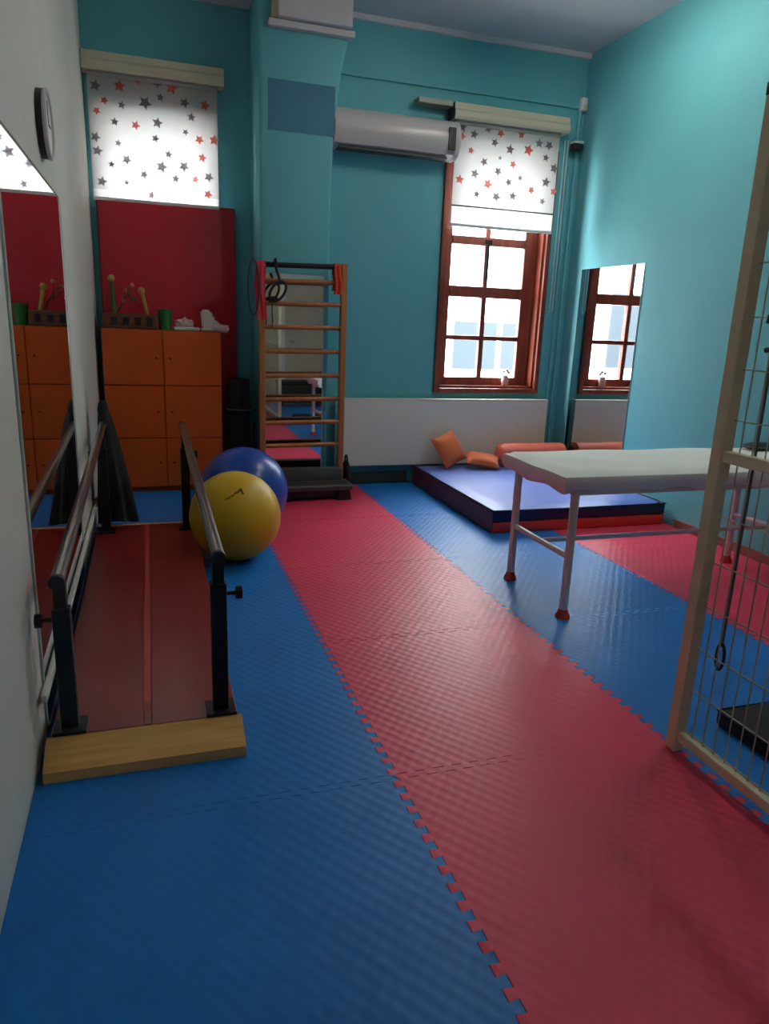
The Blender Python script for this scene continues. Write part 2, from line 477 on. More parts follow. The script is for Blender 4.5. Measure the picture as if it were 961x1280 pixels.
# ------------------------------------------------------------------ blinds
def star_mesh(name, material):
    bm = bmesh.new(); pts = []
    for i in range(10):
        r = 1.0 if i % 2 == 0 else 0.48
        a = PI/2 + i*PI/5
        pts.append(bm.verts.new((r*math.cos(a), 0, r*math.sin(a))))
    bm.faces.new(pts)
    me = bpy.data.meshes.new(name); bm.to_mesh(me); bm.free(); me.materials.append(material); return me
ST_G, ST_R = star_mesh('star_grey', M_STARG), star_mesh('star_red', M_STARR)

def sheet(bm, x0, x1, y, z0, z1, nx=12, nz=12, wav=0.0):
    g = {}
    for i in range(nx+1):
        for j in range(nz+1):
            u, v = i/nx, j/nz
            g[i, j] = bm.verts.new((x0+(x1-x0)*u, y + wav*math.sin(u*9+v*3)*(1-v), z0+(z1-z0)*v))
    for i in range(nx):
        for j in range(nz): bm.faces.new((g[i, j], g[i+1, j], g[i+1, j+1], g[i, j+1]))

def blind(label, x0, x1, y, ztop, zstar, zbot, stars, cass, seam):
    t = thing('roller_blind', label, 'blind', ((x0+x1)/2, y, zbot), 'star print roller blinds')
    obj('fabric', shape(sheet, x0, x1, y, zstar, ztop), M_BLIND, t, True)
    if zbot < zstar:
        obj('hem_band', shape(sheet, x0, x1, y, zbot, zstar), M_SHEER, t, True)
    if seam:
        obj('seam_rod', shape(add_cyl, (x0, y-0.004, zstar), (x1, y-0.004, zstar), 0.006), M_DKGREY, t)
    obj('bottom_bar', shape(add_box, x0-0.003, x1+0.003, y-0.008, y+0.008, zbot-0.022, zbot+0.002, bev=0.004), M_WPLAST, t)
    cx0, cx1 = cass
    bm = bmesh.new()
    prof = [(y+0.09, ztop+0.01), (y-0.045, ztop+0.01), (y-0.06, ztop+0.03), (y-0.06, ztop+0.07), (y-0.045, ztop+0.085), (y-0.045, ztop+0.13), (y+0.09, ztop+0.13)]
    add_prism(bm, prof, 'x', cx0, cx1)
    cb = obj('cassette', bm, M_BEIGE, t)
    obj('roller', shape(add_cyl, (x0, y+0.012, ztop), (x1, y+0.012, ztop), 0.024), M_BLIND, t, True)
    for e in (cx0-0.004, cx1):
        bm = bmesh.new(); add_prism(bm, [(a, b) for a, b in prof], 'x', e, e+0.004); obj('end_cap', bm, M_DKGREY if e < cx0 else M_BEIGE, t)
    for (sx, sz, s, red, rot) in stars:
        o = bpy.data.objects.new('printed_star', ST_R if red else ST_G); C.objects.link(o)
        o.parent = t; o.matrix_parent_inverse = t.matrix_world.inverted()
        o.location = (x0 + sx*(x1-x0), y-0.0015, zbot + sz*(ztop-zbot)); o.scale = (s*1.4, s*1.4, s*1.4); o.rotation_euler = (0, rot, 0)
    return t
# star positions read off the photograph: (u, v from the bottom, radius m, red, rotation)
S1 = [(.17,.90,.028,0,.2),(.42,.95,.026,1,.5),(.62,.97,.026,1,0),(.80,.89,.028,0,0),(.06,.86,.025,1,.3),(.37,.83,.026,0,.4),(.52,.77,.030,0,.1),(.70,.79,.036,1,.3),
      (.90,.88,.030,0,.6),(.15,.70,.022,1,.2),(.28,.58,.026,0,.8),(.43,.65,.014,0,.1),(.56,.59,.024,1,.4),(.88,.72,.024,0,.2),(.20,.42,.028,0,.3),(.42,.48,.026,0,.6),
      (.06,.33,.030,1,.1),(.33,.31,.032,1,.4),(.53,.36,.024,0,.9),(.64,.43,.018,0,.2),(.76,.29,.026,1,.5),(.90,.41,.032,0,.1),(.97,.60,.032,0,.3),(.23,.17,.022,0,.2),
      (.42,.16,.030,0,.5),(.58,.19,.028,0,.1),(.88,.16,.022,0,.4),(.985,.30,.026,1,.2),(.06,.97,.03,0,.1),(.30,.99,.025,0,.3)]
S1b = [(a, 0.18 + b*0.80, r, c, d) for a, b, r, c, d in S1]
yb1 = YB-0.10
blind('star print roller blind half lowered over the sash window beside the right wall', 2.435, 3.385, yb1, 2.97, 2.345, 2.205, S1b, (2.40, 3.44), True)
S2 = [(.06,.90,.030,0,.2),(.24,.92,.032,1,.1),(.38,.985,.028,1,.4),(.53,.98,.026,0,.6),(.64,.96,.036,1,.2),(.12,.79,.022,1,.4),(.25,.77,.022,0,.2),(.43,.81,.036,0,.5),
      (.55,.87,.022,0,.1),(.74,.85,.028,0,.4),(.90,.85,.030,1,.2),(.06,.70,.022,1,.7),(.19,.63,.022,0,.1),(.35,.62,.026,1,.4),(.52,.66,.030,0,.2),(.74,.61,.018,0,.5),
      (.79,.74,.024,0,.1),(.04,.49,.028,0,.4),(.21,.46,.018,0,.2),(.50,.53,.022,0,.3),(.85,.56,.026,1,.6),(.97,.57,.03,1,.1),(.05,.38,.028,0,.2),(.27,.33,.026,0,.5),
      (.15,.28,.018,0,.1),(.54,.30,.034,0,.3),(.60,.41,.022,0,.2),(.72,.32,.030,0,.6),(.87,.41,.026,1,.2),(.40,.22,.024,0,.4),(.65,.21,.024,0,.1),(.81,.22,.020,1,.3),
      (.92,.25,.028,0,.5),(.07,.13,.028,0,.2),(.26,.14,.016,0,.1),(.91,.10,.026,1,.4),(.45,.05,.024,0,.3)]
yb2 = YA-0.08
blind('star print roller blind above the red mat in the alcove, beside the white left wall', -0.345, 0.575, yb2, 3.05, 2.27, 2.215, S2, (-0.375, 0.62), False)

# dark curtain rail end left of the blind cassette
t = tag(obj('curtain_rail', shape(add_box, 2.10, 2.392, YB-0.12, YB, 3.07, 3.11, bev=0.004), M_RAILGREY), 'grey rail stub left of the blind above the air conditioner', 'rail')
# blind chain
ch = [(3.47, YB-0.05, 2.95 - 1.4*k/16) for k in range(17)] + [(3.475+0.012*math.sin(k), YB-0.03, 1.53) for k in range(1)] + [(3.50, YB-0.05, 1.55 + 1.4*k/16) for k in range(17)]
tag(obj('blind_chain', shape(add_tube, ch, 0.0035, 6), M_WPLAST), 'thin white bead chain loop hanging right of the sash window', 'chain')

# jar on the sill
j = thing('glass_jar', 'small glass jar with flowers on the window sill', 'jar', (3.13, YB+0.05, W1[2]+0.02))
obj('jar_body', shape(add_lathe, [(0.03, 0.861), (0.034, 0.87), (0.034, 0.93), (0.026, 0.945), (0.028, 0.955)], 3.13, YB+0.05), M_PINK, j, True)
for k, (dx, dz) in enumerate(((-0.02, 0.99), (0.012, 1.0), (0.03, 0.98))):
    obj('flower', shape(add_ball, (3.13+dx, YB+0.05, dz), 0.016, 10, 6), M_YELLOW if k == 2 else M_WPLAST, j, True)

# ------------------------------------------------------------------ mirrors
mr = thing('wall_mirror', 'tall frameless mirror with rounded top corner on the white left wall', 'mirror', (XL, 3.1, 0.03))
def rounded_rect(a0, a1, b0, b1, r, n=6):
    pts = []
    for cx_, cy_, s in ((a1-r, b0+r, -PI/2), (a1-r, b1-r, 0), (a0+r, b1-r, PI/2), (a0+r, b0+r, PI)):
        for k in range(n+1):
            a = s + k*PI/2/n; pts.append((cx_ + r*math.cos(a), cy_ + r*math.sin(a)))
    return pts
bm = bmesh.new(); add_prism(bm, rounded_rect(2.36, 3.95, 0.02, 1.89, 0.05), 'x', XL, XL+0.006); obj('glass', bm, M_MIRROR, mr)
bm = bmesh.new(); pts = [(XL+0.004, a, b) for a, b in rounded_rect(2.36, 3.95, 0.02, 1.89, 0.05)]
add_tube(bm, pts, 0.006, 6, closed=True); obj('edge_trim', bm, M_MIRROR_EDGE, mr, True)
tag(box('wall_pipe', M_WPLAST, None, XL+0.008, XL+0.028, 2.25, 5.0, 0.175, 0.205, bev=0.006), 'slim white rail running low along the left mirror', 'rail')

mr2 = thing('wall_mirror', 'frameless mirror on the teal right wall reflecting the sash window', 'mirror', (XR, 5.35, 0.2))
box('glass', M_MIRROR, mr2, XR-0.006, XR, 4.93, 5.80, 0.2, 1.90)
bm = bmesh.new(); add_tube(bm, [(XR-0.004, a, b) for a, b in ((4.93, .2), (5.80, .2), (5.80, 1.9), (4.93, 1.9))], 0.004, 4, closed=True); obj('edge_trim', bm, M_MIRROR_EDGE, mr2)
mr3 = thing('wall_mirror', 'narrow mirror on the pillar behind the wooden wall bars', 'mirror', (1.1, 5.79, 0.3))
box('glass', M_MIRROR, mr3, 0.87, 1.335, 5.788, 5.80, 0.10, 1.72)
bm = bmesh.new(); add_tube(bm, [(a, 5.79, b) for a, b in ((.87, .1), (1.335, .1), (1.335, 1.72), (.87, 1.72))], 0.006, 4, closed=True); obj('edge_trim', bm, M_MIRROR_EDGE, mr3)

# ------------------------------------------------------------------ radiator, pipes, AC, sensors
r = thing('radiator', 'long cream flat-panel radiator below the sash window', 'radiator', (2.5, YB-0.05, 0.165))
box('panel', M_RAD, r, 1.50, 3.50, YB-0.11, YB-0.095, 0.165, 0.735, bev=0.006)
box('panel', M_RAD, r, 1.50, 3.50, YB-0.055, YB-0.04, 0.165, 0.735, bev=0.006)
box('top_grille', M_RAD, r, 1.50, 3.50, YB-0.112, YB-0.035, 0.735, 0.75, bev=0.004)
for x in (1.494, 3.50): box('side_cover', M_RAD, r, x, x+0.006, YB-0.112, YB-0.035, 0.165, 0.75)
for x in (1.75, 3.25): box('bracket', M_WPLAST, r, x-0.02, x+0.02, YB-0.05, YB-0.001, 0.2, 0.7)
for x in (3.545, 3.60):
    tag(obj('corner_pipe', shape(add_cyl, (x, YB-0.03, -0.0), (x, YB-0.03, 2.75 if x < 3.58 else 3.2), 0.014), M_TEAL, None, True),
        'teal painted riser pipe in the corner, ' + ('nearer the radiator' if x < 3.58 else 'nearer the right wall mirror'), 'pipe', 'corner riser pipes')
tag(box('cable_trunking', M_TEAL, None, 1.46, 3.66, YB-0.022, YB, 3.215, 3.245, bev=0.003), 'thin teal cable trunking running high along the back wall', 'trunking')
s = thing('motion_sensor', 'small white sensor box high in the right corner', 'sensor', (3.63, YB-0.03, 3.19))
obj('housing', shape(add_box, 3.595, 3.65, YB-0.06, YB, 3.19, 3.30, bev=0.012), M_WPLAST, s, True)
obj('lens', shape(add_box, 3.603, 3.642, YB-0.066, YB-0.058, 3.20, 3.24, bev=0.003), M_BEIGE, s)
s = thing('security_camera', 'small dark camera bracketed below the white corner sensor', 'camera', (3.55, YB-0.05, 2.85))
obj('bracket', shape(add_cyl, (3.57, YB, 2.90), (3.57, YB-0.06, 2.90), 0.01), M_BLACK, s, True)
obj('body', shape(add_box, 3.51, 3.61, YB-0.13, YB-0.05, 2.865, 2.925, bev=0.015), M_BLACK, s, True)
obj('top_cover', shape(add_box, 3.515, 3.605, YB-0.135, YB-0.05, 2.92, 2.94, bev=0.006), M_SILVER, s)

ac = thing('air_conditioner', 'long silver split air conditioner unit beside the blind', 'air conditioner', (1.96, YB-0.1, 2.68))
prof = [(YB-0.0, 2.68), (YB-0.12, 2.675), (YB-0.19, 2.70), (YB-0.225, 2.76), (YB-0.23, 2.83), (YB-0.21, 2.90), (YB-0.17, 2.945), (YB-0.10, 2.965), (YB-0.0, 2.965)]
bm = bmesh.new(); add_prism(bm, prof, 'x', 1.405, 2.392); obj('body', bm, M_SILVER, ac, True)
bm = bmesh.new()
cy_, cz_ = YB-0.1, 2.82
add_prism(bm, [(cy_ + (a-cy_)*1.02, cz_ + (b-cz_)*1.02) if a < YB-0.01 else (a, cz_ + (b-cz_)*1.02) for a, b in prof], 'x', 2.392, 2.43); obj('end_cap', bm, M_SILVER, ac, True)
box('display_panel', M_BLACK, ac, 2.325, 2.385, YB-0.237, YB-0.222, 2.725, 2.89, bev=0.003)
box('air_flap', M_DKGREY, ac, 1.45, 2.34, YB-0.175, YB-0.06, 2.668, 2.682)

# ------------------------------------------------------------------ alcove: red gym mat, cabinet and its toys
g = thing('folding_gym_mat', 'tall red vinyl mat standing upright behind the orange cabinet', 'gym mat', (0.17, 6.24, 0))
bm = bmesh.new(); add_box(bm, -0.325, 0.70, 6.214, 6.243, 0.0, 2.215, bev=0.01); obj('mat_body', bm, M_VINYL_R, g, True)
bm = bmesh.new(); add_tube(bm, [(-0.318, 6.216, 0.01), (0.693, 6.216, 0.01), (0.693, 6.216, 2.208), (-0.318, 6.216, 2.208)], 0.005, 6, True); obj('piping', bm, M_VINYL_R, g, True)

CY0, CY1 = 5.88, 6.21
c = thing('locker_cabinet', 'orange six-door locker cabinet in front of the red mat', 'cabinet', (0.1, 6.05, 0))
bm = bmesh.new()
add_box(bm, -0.335, -0.317, CY0+0.018, CY1, 0.0, 1.265); add_box(bm, 0.522, 0.54, CY0+0.018, CY1, 0.0, 1.265)
add_box(bm, -0.317, 0.522, CY0+0.018, CY1, 1.247, 1.265); add_box(bm, -0.317, 0.522, CY0+0.03, CY1, 0.0, 0.05)
add_box(bm, -0.317, 0.522, CY1-0.01, CY1, 0.05, 1.247); add_box(bm, 0.094, 0.112, CY0+0.018, CY1-0.01, 0.05, 1.247)
obj('carcass', bm, M_ORANGE_D, c)
zs = [0.04, 0.435, 0.845, 1.26]
for i, (a, b) in enumerate(((-0.333, 0.100), (0.106, 0.538))):
    for k in range(3):
        d = box('door', M_ORANGE, c, a, b, CY0, CY0+0.018, zs[k]+0.003, zs[k+1]-0.003, bev=0.002)
        hx = b-0.05 if i == 0 else a+0.05
        obj('lock', shape(add_cyl, (hx, CY0-0.006, (zs[k]+zs[k+1])/2), (hx, CY0+0.002, (zs[k]+zs[k+1])/2), 0.008, n=10), M_BLACKMET, d)
ZT = 1.265
# bead maze toy
t = thing('bead_maze', 'wooden bead maze toy with curved wires at the left of the cabinet top', 'toy', (-0.13, 6.02, ZT))
bm = bmesh.new(); add_box(bm, -0.325, 0.075, 5.92, 6.12, ZT, ZT+0.11, bev=0.008); base = obj('base', bm, M_BROWN, t)
for x in (-0.24, -0.155, -0.07, 0.015):
    obj('slot', shape(add_box, x-0.022, x+0.022, 5.916, 5.925, ZT+0.025, ZT+0.085, bev=0.003), M_BLACK, base)
for x, mm, hgt in ((-0.235, M_GREEN, 0.30), (0.0, M_YELLOW, 0.22)):
    obj('post', shape(add_cyl, (x, 5.98, ZT+0.11), (x-0.01 if x < -.1 else x-0.03, 5.98, ZT+0.11+hgt-0.06), 0.014), mm, t, True)
    obj('post_bead', shape(add_ball, (x-0.01 if x < -.1 else x-0.035, 5.98, ZT+0.11+hgt-0.05), 0.026, 12, 8), M_YELLOW, t, True)
for k, (mm, hgt, y) in enumerate(((M_REDCLOTH, 0.26, 6.0), (M_GREEN, 0.2, 6.04), (M_BROWN, 0.16, 6.07))):
    pts = []
    for i in range(25):
        u = i/24
        pts.append((-0.225 + 0.2*u, y + 0.02*math.sin(u*7), ZT+0.11 + hgt*math.sin(PI*u)*(0.8+0.2*math.cos(u*12+k))))
    w = obj('wire', shape(add_tube, pts, 0.004, 6), mm, t, True)
    for i in (5, 8, 15):
        obj('bead', shape(add_ball, pts[i+k], 0.015, 10, 6), (M_YELLOW, M_GREEN, M_REDCLOTH)[(i+k) % 3], w, True)
t = thing('green_cup', 'small green plastic container in the middle of the cabinet top', 'container', (0.12, 6.0, ZT))
bm = bmesh.new(); add_lathe(bm, [(0.045, ZT), (0.052, ZT+0.13), (0.054, ZT+0.135), (0.047, ZT+0.135), (0.042, ZT+0.02)], 0.13, 5.98, 20); obj('cup_body', bm, M_GREEN, t, True)
obj('lid', shape(add_lathe, [(0.056, ZT+0.135), (0.056, ZT+0.15), (0.03, ZT+0.155)], 0.13, 5.98, 20), M_GREEN, t, True)
# white tray with crumpled cloth
t = thing('white_tray', 'flat white tray with a crumpled cloth on the cabinet top', 'tray', (0.3, 6.0, ZT))
bm = bmesh.new(); add_box(bm, 0.19, 0.385, 5.92, 6.08, ZT, ZT+0.025, bev=0.006); obj('tray_base', bm, M_WPLAST, t)
bm = bmesh.new(); add_ball(bm, (0.275, 6.0, ZT+0.045), 0.06, 24, 14, (1.2, 0.9, 0.75))
for v in bm.verts:
    k = 1 + 0.35*math.sin(v.co.x*130)*math.sin(v.co.y*97+1)*math.cos(v.co.z*120)
    v.co = Vector((0.275, 6.0, ZT+0.03)) + (v.co - Vector((0.275, 6.0, ZT+0.03)))*k
    v.co.z = max(v.co.z, ZT+0.026)
obj('crumpled_cloth', bm, M_PINK, t, True)
t = thing('white_shoe', 'white high-top shoe standing at the right of the cabinet top', 'shoe', (0.46, 5.98, ZT))
bm = bmesh.new()
prof = [(0.405, ZT+0.02), (0.545, ZT+0.02), (0.552, ZT+0.05), (0.535, ZT+0.068), (0.485, ZT+0.10), (0.47, ZT+0.155), (0.455, ZT+0.165), (0.40, ZT+0.16), (0.395, ZT+0.13), (0.405, ZT+0.06)]
add_prism(bm, prof, 'y', 5.935, 6.005)
bmesh.ops.bevel(bm, geom=bm.edges[:], offset=0.012, segments=2, affect='EDGES'); obj('upper', bm, M_WCLOTH, t, True)
obj('sole', shape(add_box, 0.398, 0.558, 5.928, 6.012, ZT, ZT+0.022, bev=0.007), M_WPLAST, t, True)
obj('laces', shape(add_tube, [(0.50, 5.95, ZT+0.10), (0.49, 5.99, ZT+0.112), (0.482, 5.95, ZT+0.125), (0.478, 5.99, ZT+0.14)], 0.005, 6), M_WPLAST, t, True)
t = thing('pink_roll', 'pale pink bandage roll over the right edge of the cabinet top', 'roll', (0.56, 5.96, ZT))
obj('roll', shape(add_cyl, (0.50, 5.905, ZT+0.03), (0.60, 5.895, ZT+0.02), 0.03), M_PINK, t, True)
obj('core', shape(add_cyl, (0.495, 5.9055, ZT+0.0305), (0.605, 5.8945, ZT+0.0195), 0.01), M_WPLAST, t, True)

# standing rolled mat, black, between cabinet and wall bars
t = thing('rolled_mat', 'black rolled exercise mat standing between cabinet and wall bars', 'mat', (0.68, 5.93, 0))
bm = bmesh.new(); n = 80; rin = []
for i in range(n+1):
    a = i/n*5.5*PI; rr = 0.03 + 0.072*i/n
    rin.append((0.685 + rr*math.cos(a), 5.93 + rr*math.sin(a)))
out = [(0.685 + (0.03+0.072*i/n-0.010)*math.cos(i/n*5.5*PI), 5.93 + (0.03+0.072*i/n-0.010)*math.sin(i/n*5.5*PI)) for i in range(n+1)]
A = [[bm.verts.new((p[0], p[1], z)) for p in rin] for z in (0.0, 0.90)]; B = [[bm.verts.new((p[0], p[1], z)) for p in out] for z in (0.0, 0.90)]
for i in range(n):
    bm.faces.new((A[0][i], A[0][i+1], A[1][i+1], A[1][i])); bm.faces.new((B[0][i+1], B[0][i], B[1][i], B[1][i+1]))
    bm.faces.new((A[1][i], A[1][i+1], B[1][i+1], B[1][i])); bm.faces.new((A[0][i+1], A[0][i], B[0][i], B[0][i+1]))
bm.faces.new((A[0][n], B[0][n], B[1][n], A[1][n])); bm.faces.new((B[0][0], A[0][0], A[1][0], B[1][0]))
obj('roll', bm, M_COAT, t, True)
for z in (0.22, 0.66):
    obj('strap', shape(add_tube, [(0.685+0.105*math.cos(2*PI*i/24), 5.93+0.105*math.sin(2*PI*i/24), z) for i in range(24)], 0.006, 6, True), M_DKGREY, t, True)

# ------------------------------------------------------------------ wall bars (ladder)
LY0, LY1 = 5.655, 5.72
l = thing('wall_bars', 'wooden gymnastic wall bars standing before the pillar mirror', 'wall bars', (1.15, 5.69, 0))
box('upright', M_LADDER, l, 0.808, 0.852, LY0, LY1, 0.0, 1.77, bev=0.004)
box('upright', M_LADDER, l, 1.448, 1.492, LY0, LY1, 0.0, 1.81, bev=0.004)
for zr in (0.40, 0.585, 0.77, 0.955, 1.14, 1.325, 1.50, 1.665):
    obj('rung', shape(add_cyl, (0.84, 5.687, zr-0.008), (1.46, 5.687, zr+0.002), 0.018), M_LADDER, l, True)
obj('top_bar', shape(add_cyl, (0.80, 5.687, 1.77), (1.47, 5.687, 1.785), 0.02), M_BLACKMET, l, True)
for x in (0.83, 1.465): obj('wall_bracket', shape(add_box, x-0.012, x+0.012, LY1, 5.80, 1.60, 1.64), M_BLACKMET, l)

def drape(bm, x0, x1, ytop, ztop, z0, dep, nx=14, nz=12, seed=0):
    """a cloth hung over a rung: front flap and back flap of real thickness"""
    rnd = random.Random(seed); ph = rnd.random()*6
    rows_ = []
    for side in (1, -1):
        for j in (range(nz+1) if side == 1 else range(nz, -1, -1)):
            v = j/nz
            z = z0 + (ztop-z0)*v if side == 1 else z0 + 0.12*(ztop-z0) + (ztop-z0)*0.88*v
            row = []
            for i in range(nx+1):
                u = i/nx
                w = (x1-x0)*(0.85+0.15*(1-v)); xc = (x0+x1)/2
                fold = 0.008*math.sin(u*11+ph+v*1.5)*(1-v*0.6)
                row.append(bm.verts.new((xc + (u-0.5)*w + 0.006*math.sin(v*7+ph), ytop - side*dep*(1 if v < 0.97 else 0.3) + fold*side*-1, z)))
            rows_.append(row)
    for a, b in zip(rows_, rows_[1:]):
        for i in range(nx): bm.faces.new((a[i], a[i+1], b[i+1], b[i]))
t = obj('red_cloth', shape(drape, 0.785, 0.86, 5.687, 1.795, 1.37, 0.036, seed=1), M_REDCLOTH, None, True)
tag(t, 'pinkish red cloth hung over the left top of the wall bars', 'cloth')
t = obj('orange_red_cloth', shape(drape, 1.385, 1.45, 5.687, 1.81, 1.58, 0.038, seed=2), M_REDORANGE, None, True)
tag(t, 'orange red cloth hung over the right top of the wall bars', 'cloth')
# black strap harness
t = thing('strap_harness', 'black strap with handles dangling from the top of the wall bars', 'strap', (0.95, 5.64, 1.5))
pts = [(0.93, 5.655+0.03*math.cos(a), 1.785+0.028*math.sin(a)) for a in (0, 1, 2, 3)] + [(0.935, 5.64, 1.74), (0.955, 5.635, 1.68), (0.97, 5.635, 1.63)]
obj('strap', shape(add_tube, pts, 0.011, 8), M_BLACK, t, True)
loop = [(0.945+0.055*math.cos(2*PI*i/20)+0.03*math.sin(2*PI*i/20), 5.632, 1.58+0.075*math.sin(2*PI*i/20)) for i in range(20)]
obj('handle_loop', shape(add_tube, loop, 0.010, 8, True), M_BLACK, t, True)
obj('grip', shape(add_tube, [(0.88, 5.632, 1.50), (0.905, 5.632, 1.525), (0.94, 5.632, 1.535)], [0.014, 0.02, 0.014], 10), M_BLACK, t, True)
obj('tail', shape(add_tube, [(0.905, 5.632, 1.52), (0.90, 5.63, 1.44), (0.905, 5.632, 1.36), (0.90, 5.632, 1.31)], 0.005, 6), M_BLACK, t, True)
# dark band hung left of the bars
loop = [(0.765+0.04*math.cos(2*PI*i/30), 5.642, 1.60+0.20*math.sin(2*PI*i/30)) for i in range(30)]
tag(obj('resistance_band', shape(add_tube, loop, 0.007, 8, True), M_CORD, None, True), 'dark resistance band looped over the left upright of the wall bars', 'exercise band')

# aerobic step
t = thing('aerobic_step', 'dark grey exercise step at the foot of the wall bars', 'exercise step', (1.2, 5.5, 0))
bm = bmesh.new(); add_prism(bm, [(5.37, 0.085), (5.37, 0.115), (5.385, 0.125), (5.60, 0.125), (5.60, 0.085)], 'x', 0.88, 1.50); obj('deck', bm, M_DKGREY, t)
bm = bmesh.new(); add_box(bm, 0.88, 1.46, 5.56, 5.645, 0.085, 0.225, bev=0.012); obj('rear_riser', bm, M_DKGREY, t, True)
for x in (0.885, 1.375):
    bm = bmesh.new(); add_prism(bm, [(x, 0.0), (x+0.12, 0.0), (x+0.105, 0.085), (x+0.015, 0.085)], 'y', 5.38, 5.63); obj('foot', bm, M_BLACK, t)
box('skirt', M_BLACK, t, 1.0, 1.38, 5.395, 5.62, 0.03, 0.085)
for k in range(6): box('grip_rib', M_BLACK, t, 0.9, 1.48, 5.395+k*0.026, 5.401+k*0.026, 0.125, 0.1275)
t = thing('weight_bag', 'small black bag on the floor right of the exercise step', 'bag', (1.53, 5.75, 0))
bm = bmesh.new(); add_ball(bm, (1.535, 5.72, 0.13), 0.1, 20, 14, (0.4, 0.8, 1.3)); obj('bag_body', bm, M_COAT, t, True)
obj('handle', shape(add_tube, [(1.535, 5.72+0.04*math.cos(a), 0.25+0.05*math.sin(a)) for a in [PI*i/10 for i in range(11)]], 0.008, 6), M_BLACK, t, True)

# ------------------------------------------------------------------ balls
def exercise_ball(name, label, cx_, cy_, r, material, tilt):
    t = thing(name, label, 'ball', (cx_, cy_, 0), 'exercise balls')
    bm = bmesh.new(); add_ball(bm, (0, 0, 0), r, 56, 36)
    mtx = Matrix.Rotation(tilt, 4, 'X')
    for v in bm.verts:
        v.co = mtx @ v.co
        v.co = Vector((cx_ + v.co.x, cy_ + v.co.y, max(0.0, r - 0.004 + v.co.z)))
    obj('ball_skin', bm, material, t, True)
    return t
yb = exercise_ball('exercise_ball', 'yellow exercise ball beside the parallel bars', 0.44, 4.10, 0.262, M_YBALL, 0.5)
bb = exercise_ball('exercise_ball', 'blue exercise ball behind the yellow one', 0.555, 4.64, 0.285, M_BBALL, 0.2)
def on_ball(u, v, r=0.2628, c=(0.44, 4.10, 0.258)):
    # u: left-right angle, v: elevation, facing the camera side (-y)
    return Vector((c[0] + r*math.sin(u)*math.cos(v), c[1] - r*math.cos(u)*math.cos(v), c[2] + r*math.sin(v)))
bm = bmesh.new(); add_tube(bm, [on_ball(-0.36+0.03*k, 0.60+0.018*k+0.02*math.sin(k*1.7)) for k in range(12)], [0.002+0.0015*abs(math.sin(k*1.3)) for k in range(12)], 6); obj('printed_mark', bm, M_INK, yb)
bm = bmesh.new()
add_tube(bm, [on_ball(-0.10+0.022*k, 0.76+0.012*k+0.012*math.sin(k*1.2)) for k in range(10)], [0.002+0.0006*k for k in range(10)], 6); add_tube(bm, [on_ball(0.08+0.012*k, 0.86-0.03*k) for k in range(5)], 0.006, 6); obj('printed_mark', bm, M_INK, yb)
obj('valve_plug', shape(add_cyl, on_ball(2.4, 0.3, 0.28, (0.555, 4.64, 0.281)), on_ball(2.4, 0.3, 0.287, (0.555, 4.64, 0.281)), 0.008), M_WPLAST, bb)

# ------------------------------------------------------------------ parallel bars
p = thing('parallel_bars', 'red walking platform with black posts and steel parallel bars along the mirror', 'parallel bars', (-0.05, 3.3, 0))
ZD = 0.085
for a, b in ((-0.345, -0.067), (-0.045, 0.235)):
    box('deck_panel', M_BARRED, p, a, b, 2.20, 4.62, 0.03, ZD, bev=0.004)
box('deck_seam', M_BARSEAM, p, -0.067, -0.045, 2.35, 4.62, 0.03, ZD-0.002)
box('deck_seam', M_BARRED, p, -0.067, -0.045, 2.20, 2.35, 0.03, ZD+0.004)
for y0 in (2.3, 3.3, 4.3): box('bearer', M_PINE, p, -0.34, 0.23, y0, y0+0.08, 0.0, 0.03)
box('deck_edge', M_PINE, p, -0.345, 0.235, 4.62, 4.645, 0.0, ZD+0.003)
bm = bmesh.new(); add_prism(bm, [(2.08, 0.0), (2.08, 0.035), (2.198, 0.085), (2.198, 0.0)], 'x', -0.357, 0.247); obj('ramp_board', bm, M_PINE, p, label='pale pine ramp board')
rails = {-1: (-0.29, 0.60, 0.70), 1: (0.182, 0.645, 0.695)}
for sgn, (x, zn, zf) in rails.items():
    for y, z, near in ((2.245, zn, True), (4.50, zf, False)):
        po = obj('post', shape(add_box, x-0.026, x+0.026, y-0.022, y+0.022, ZD, z-0.10, bev=0.004), M_BLACKMET, p)
        box('base_plate', M_BLACKMET, po, x-0.05, x+0.05, y-0.05, y+0.05, ZD, ZD+0.012, bev=0.003)
        obj('inner_tube', shape(add_box, x-0.018, x+0.018, y-0.016, y+0.016, z-0.12, z-0.012), M_BLACKMET, po)
        xs = x + sgn*0.026
        kn = shape(add_cyl, (xs, y, z-0.14), (xs+sgn*0.03, y, z-0.14), 0.007)
        add_cyl(kn, (xs+sgn*0.03, y, z-0.14), (xs+sgn*0.05, y, z-0.14), 0.022)
        obj('clamp_knob', kn, M_BLACK, po, True)
    dz = (zf-zn)/(4.50-2.245)
    y0, y1 = 2.20, 4.72
    obj('rail', shape(add_cyl, (x, y0, zn+dz*(y0-2.245)), (x, y1, zn+dz*(y1-2.245)), 0.021, n=20), M_CHROME, p, True)
    obj('rail_cap', shape(add_cyl, (x, y0-0.012, zn+dz*(y0-2.245)), (x, y0+0.01, zn+dz*(y0-2.245)), 0.0235, n=16), M_BLACK, p, True)
    obj('rail_cap', shape(add_cyl, (x, y1-0.01, zn+dz*(y1-2.245)), (x, y1+0.012, zn+dz*(y1-2.245)), 0.0235, n=16), M_BLACK, p, True)

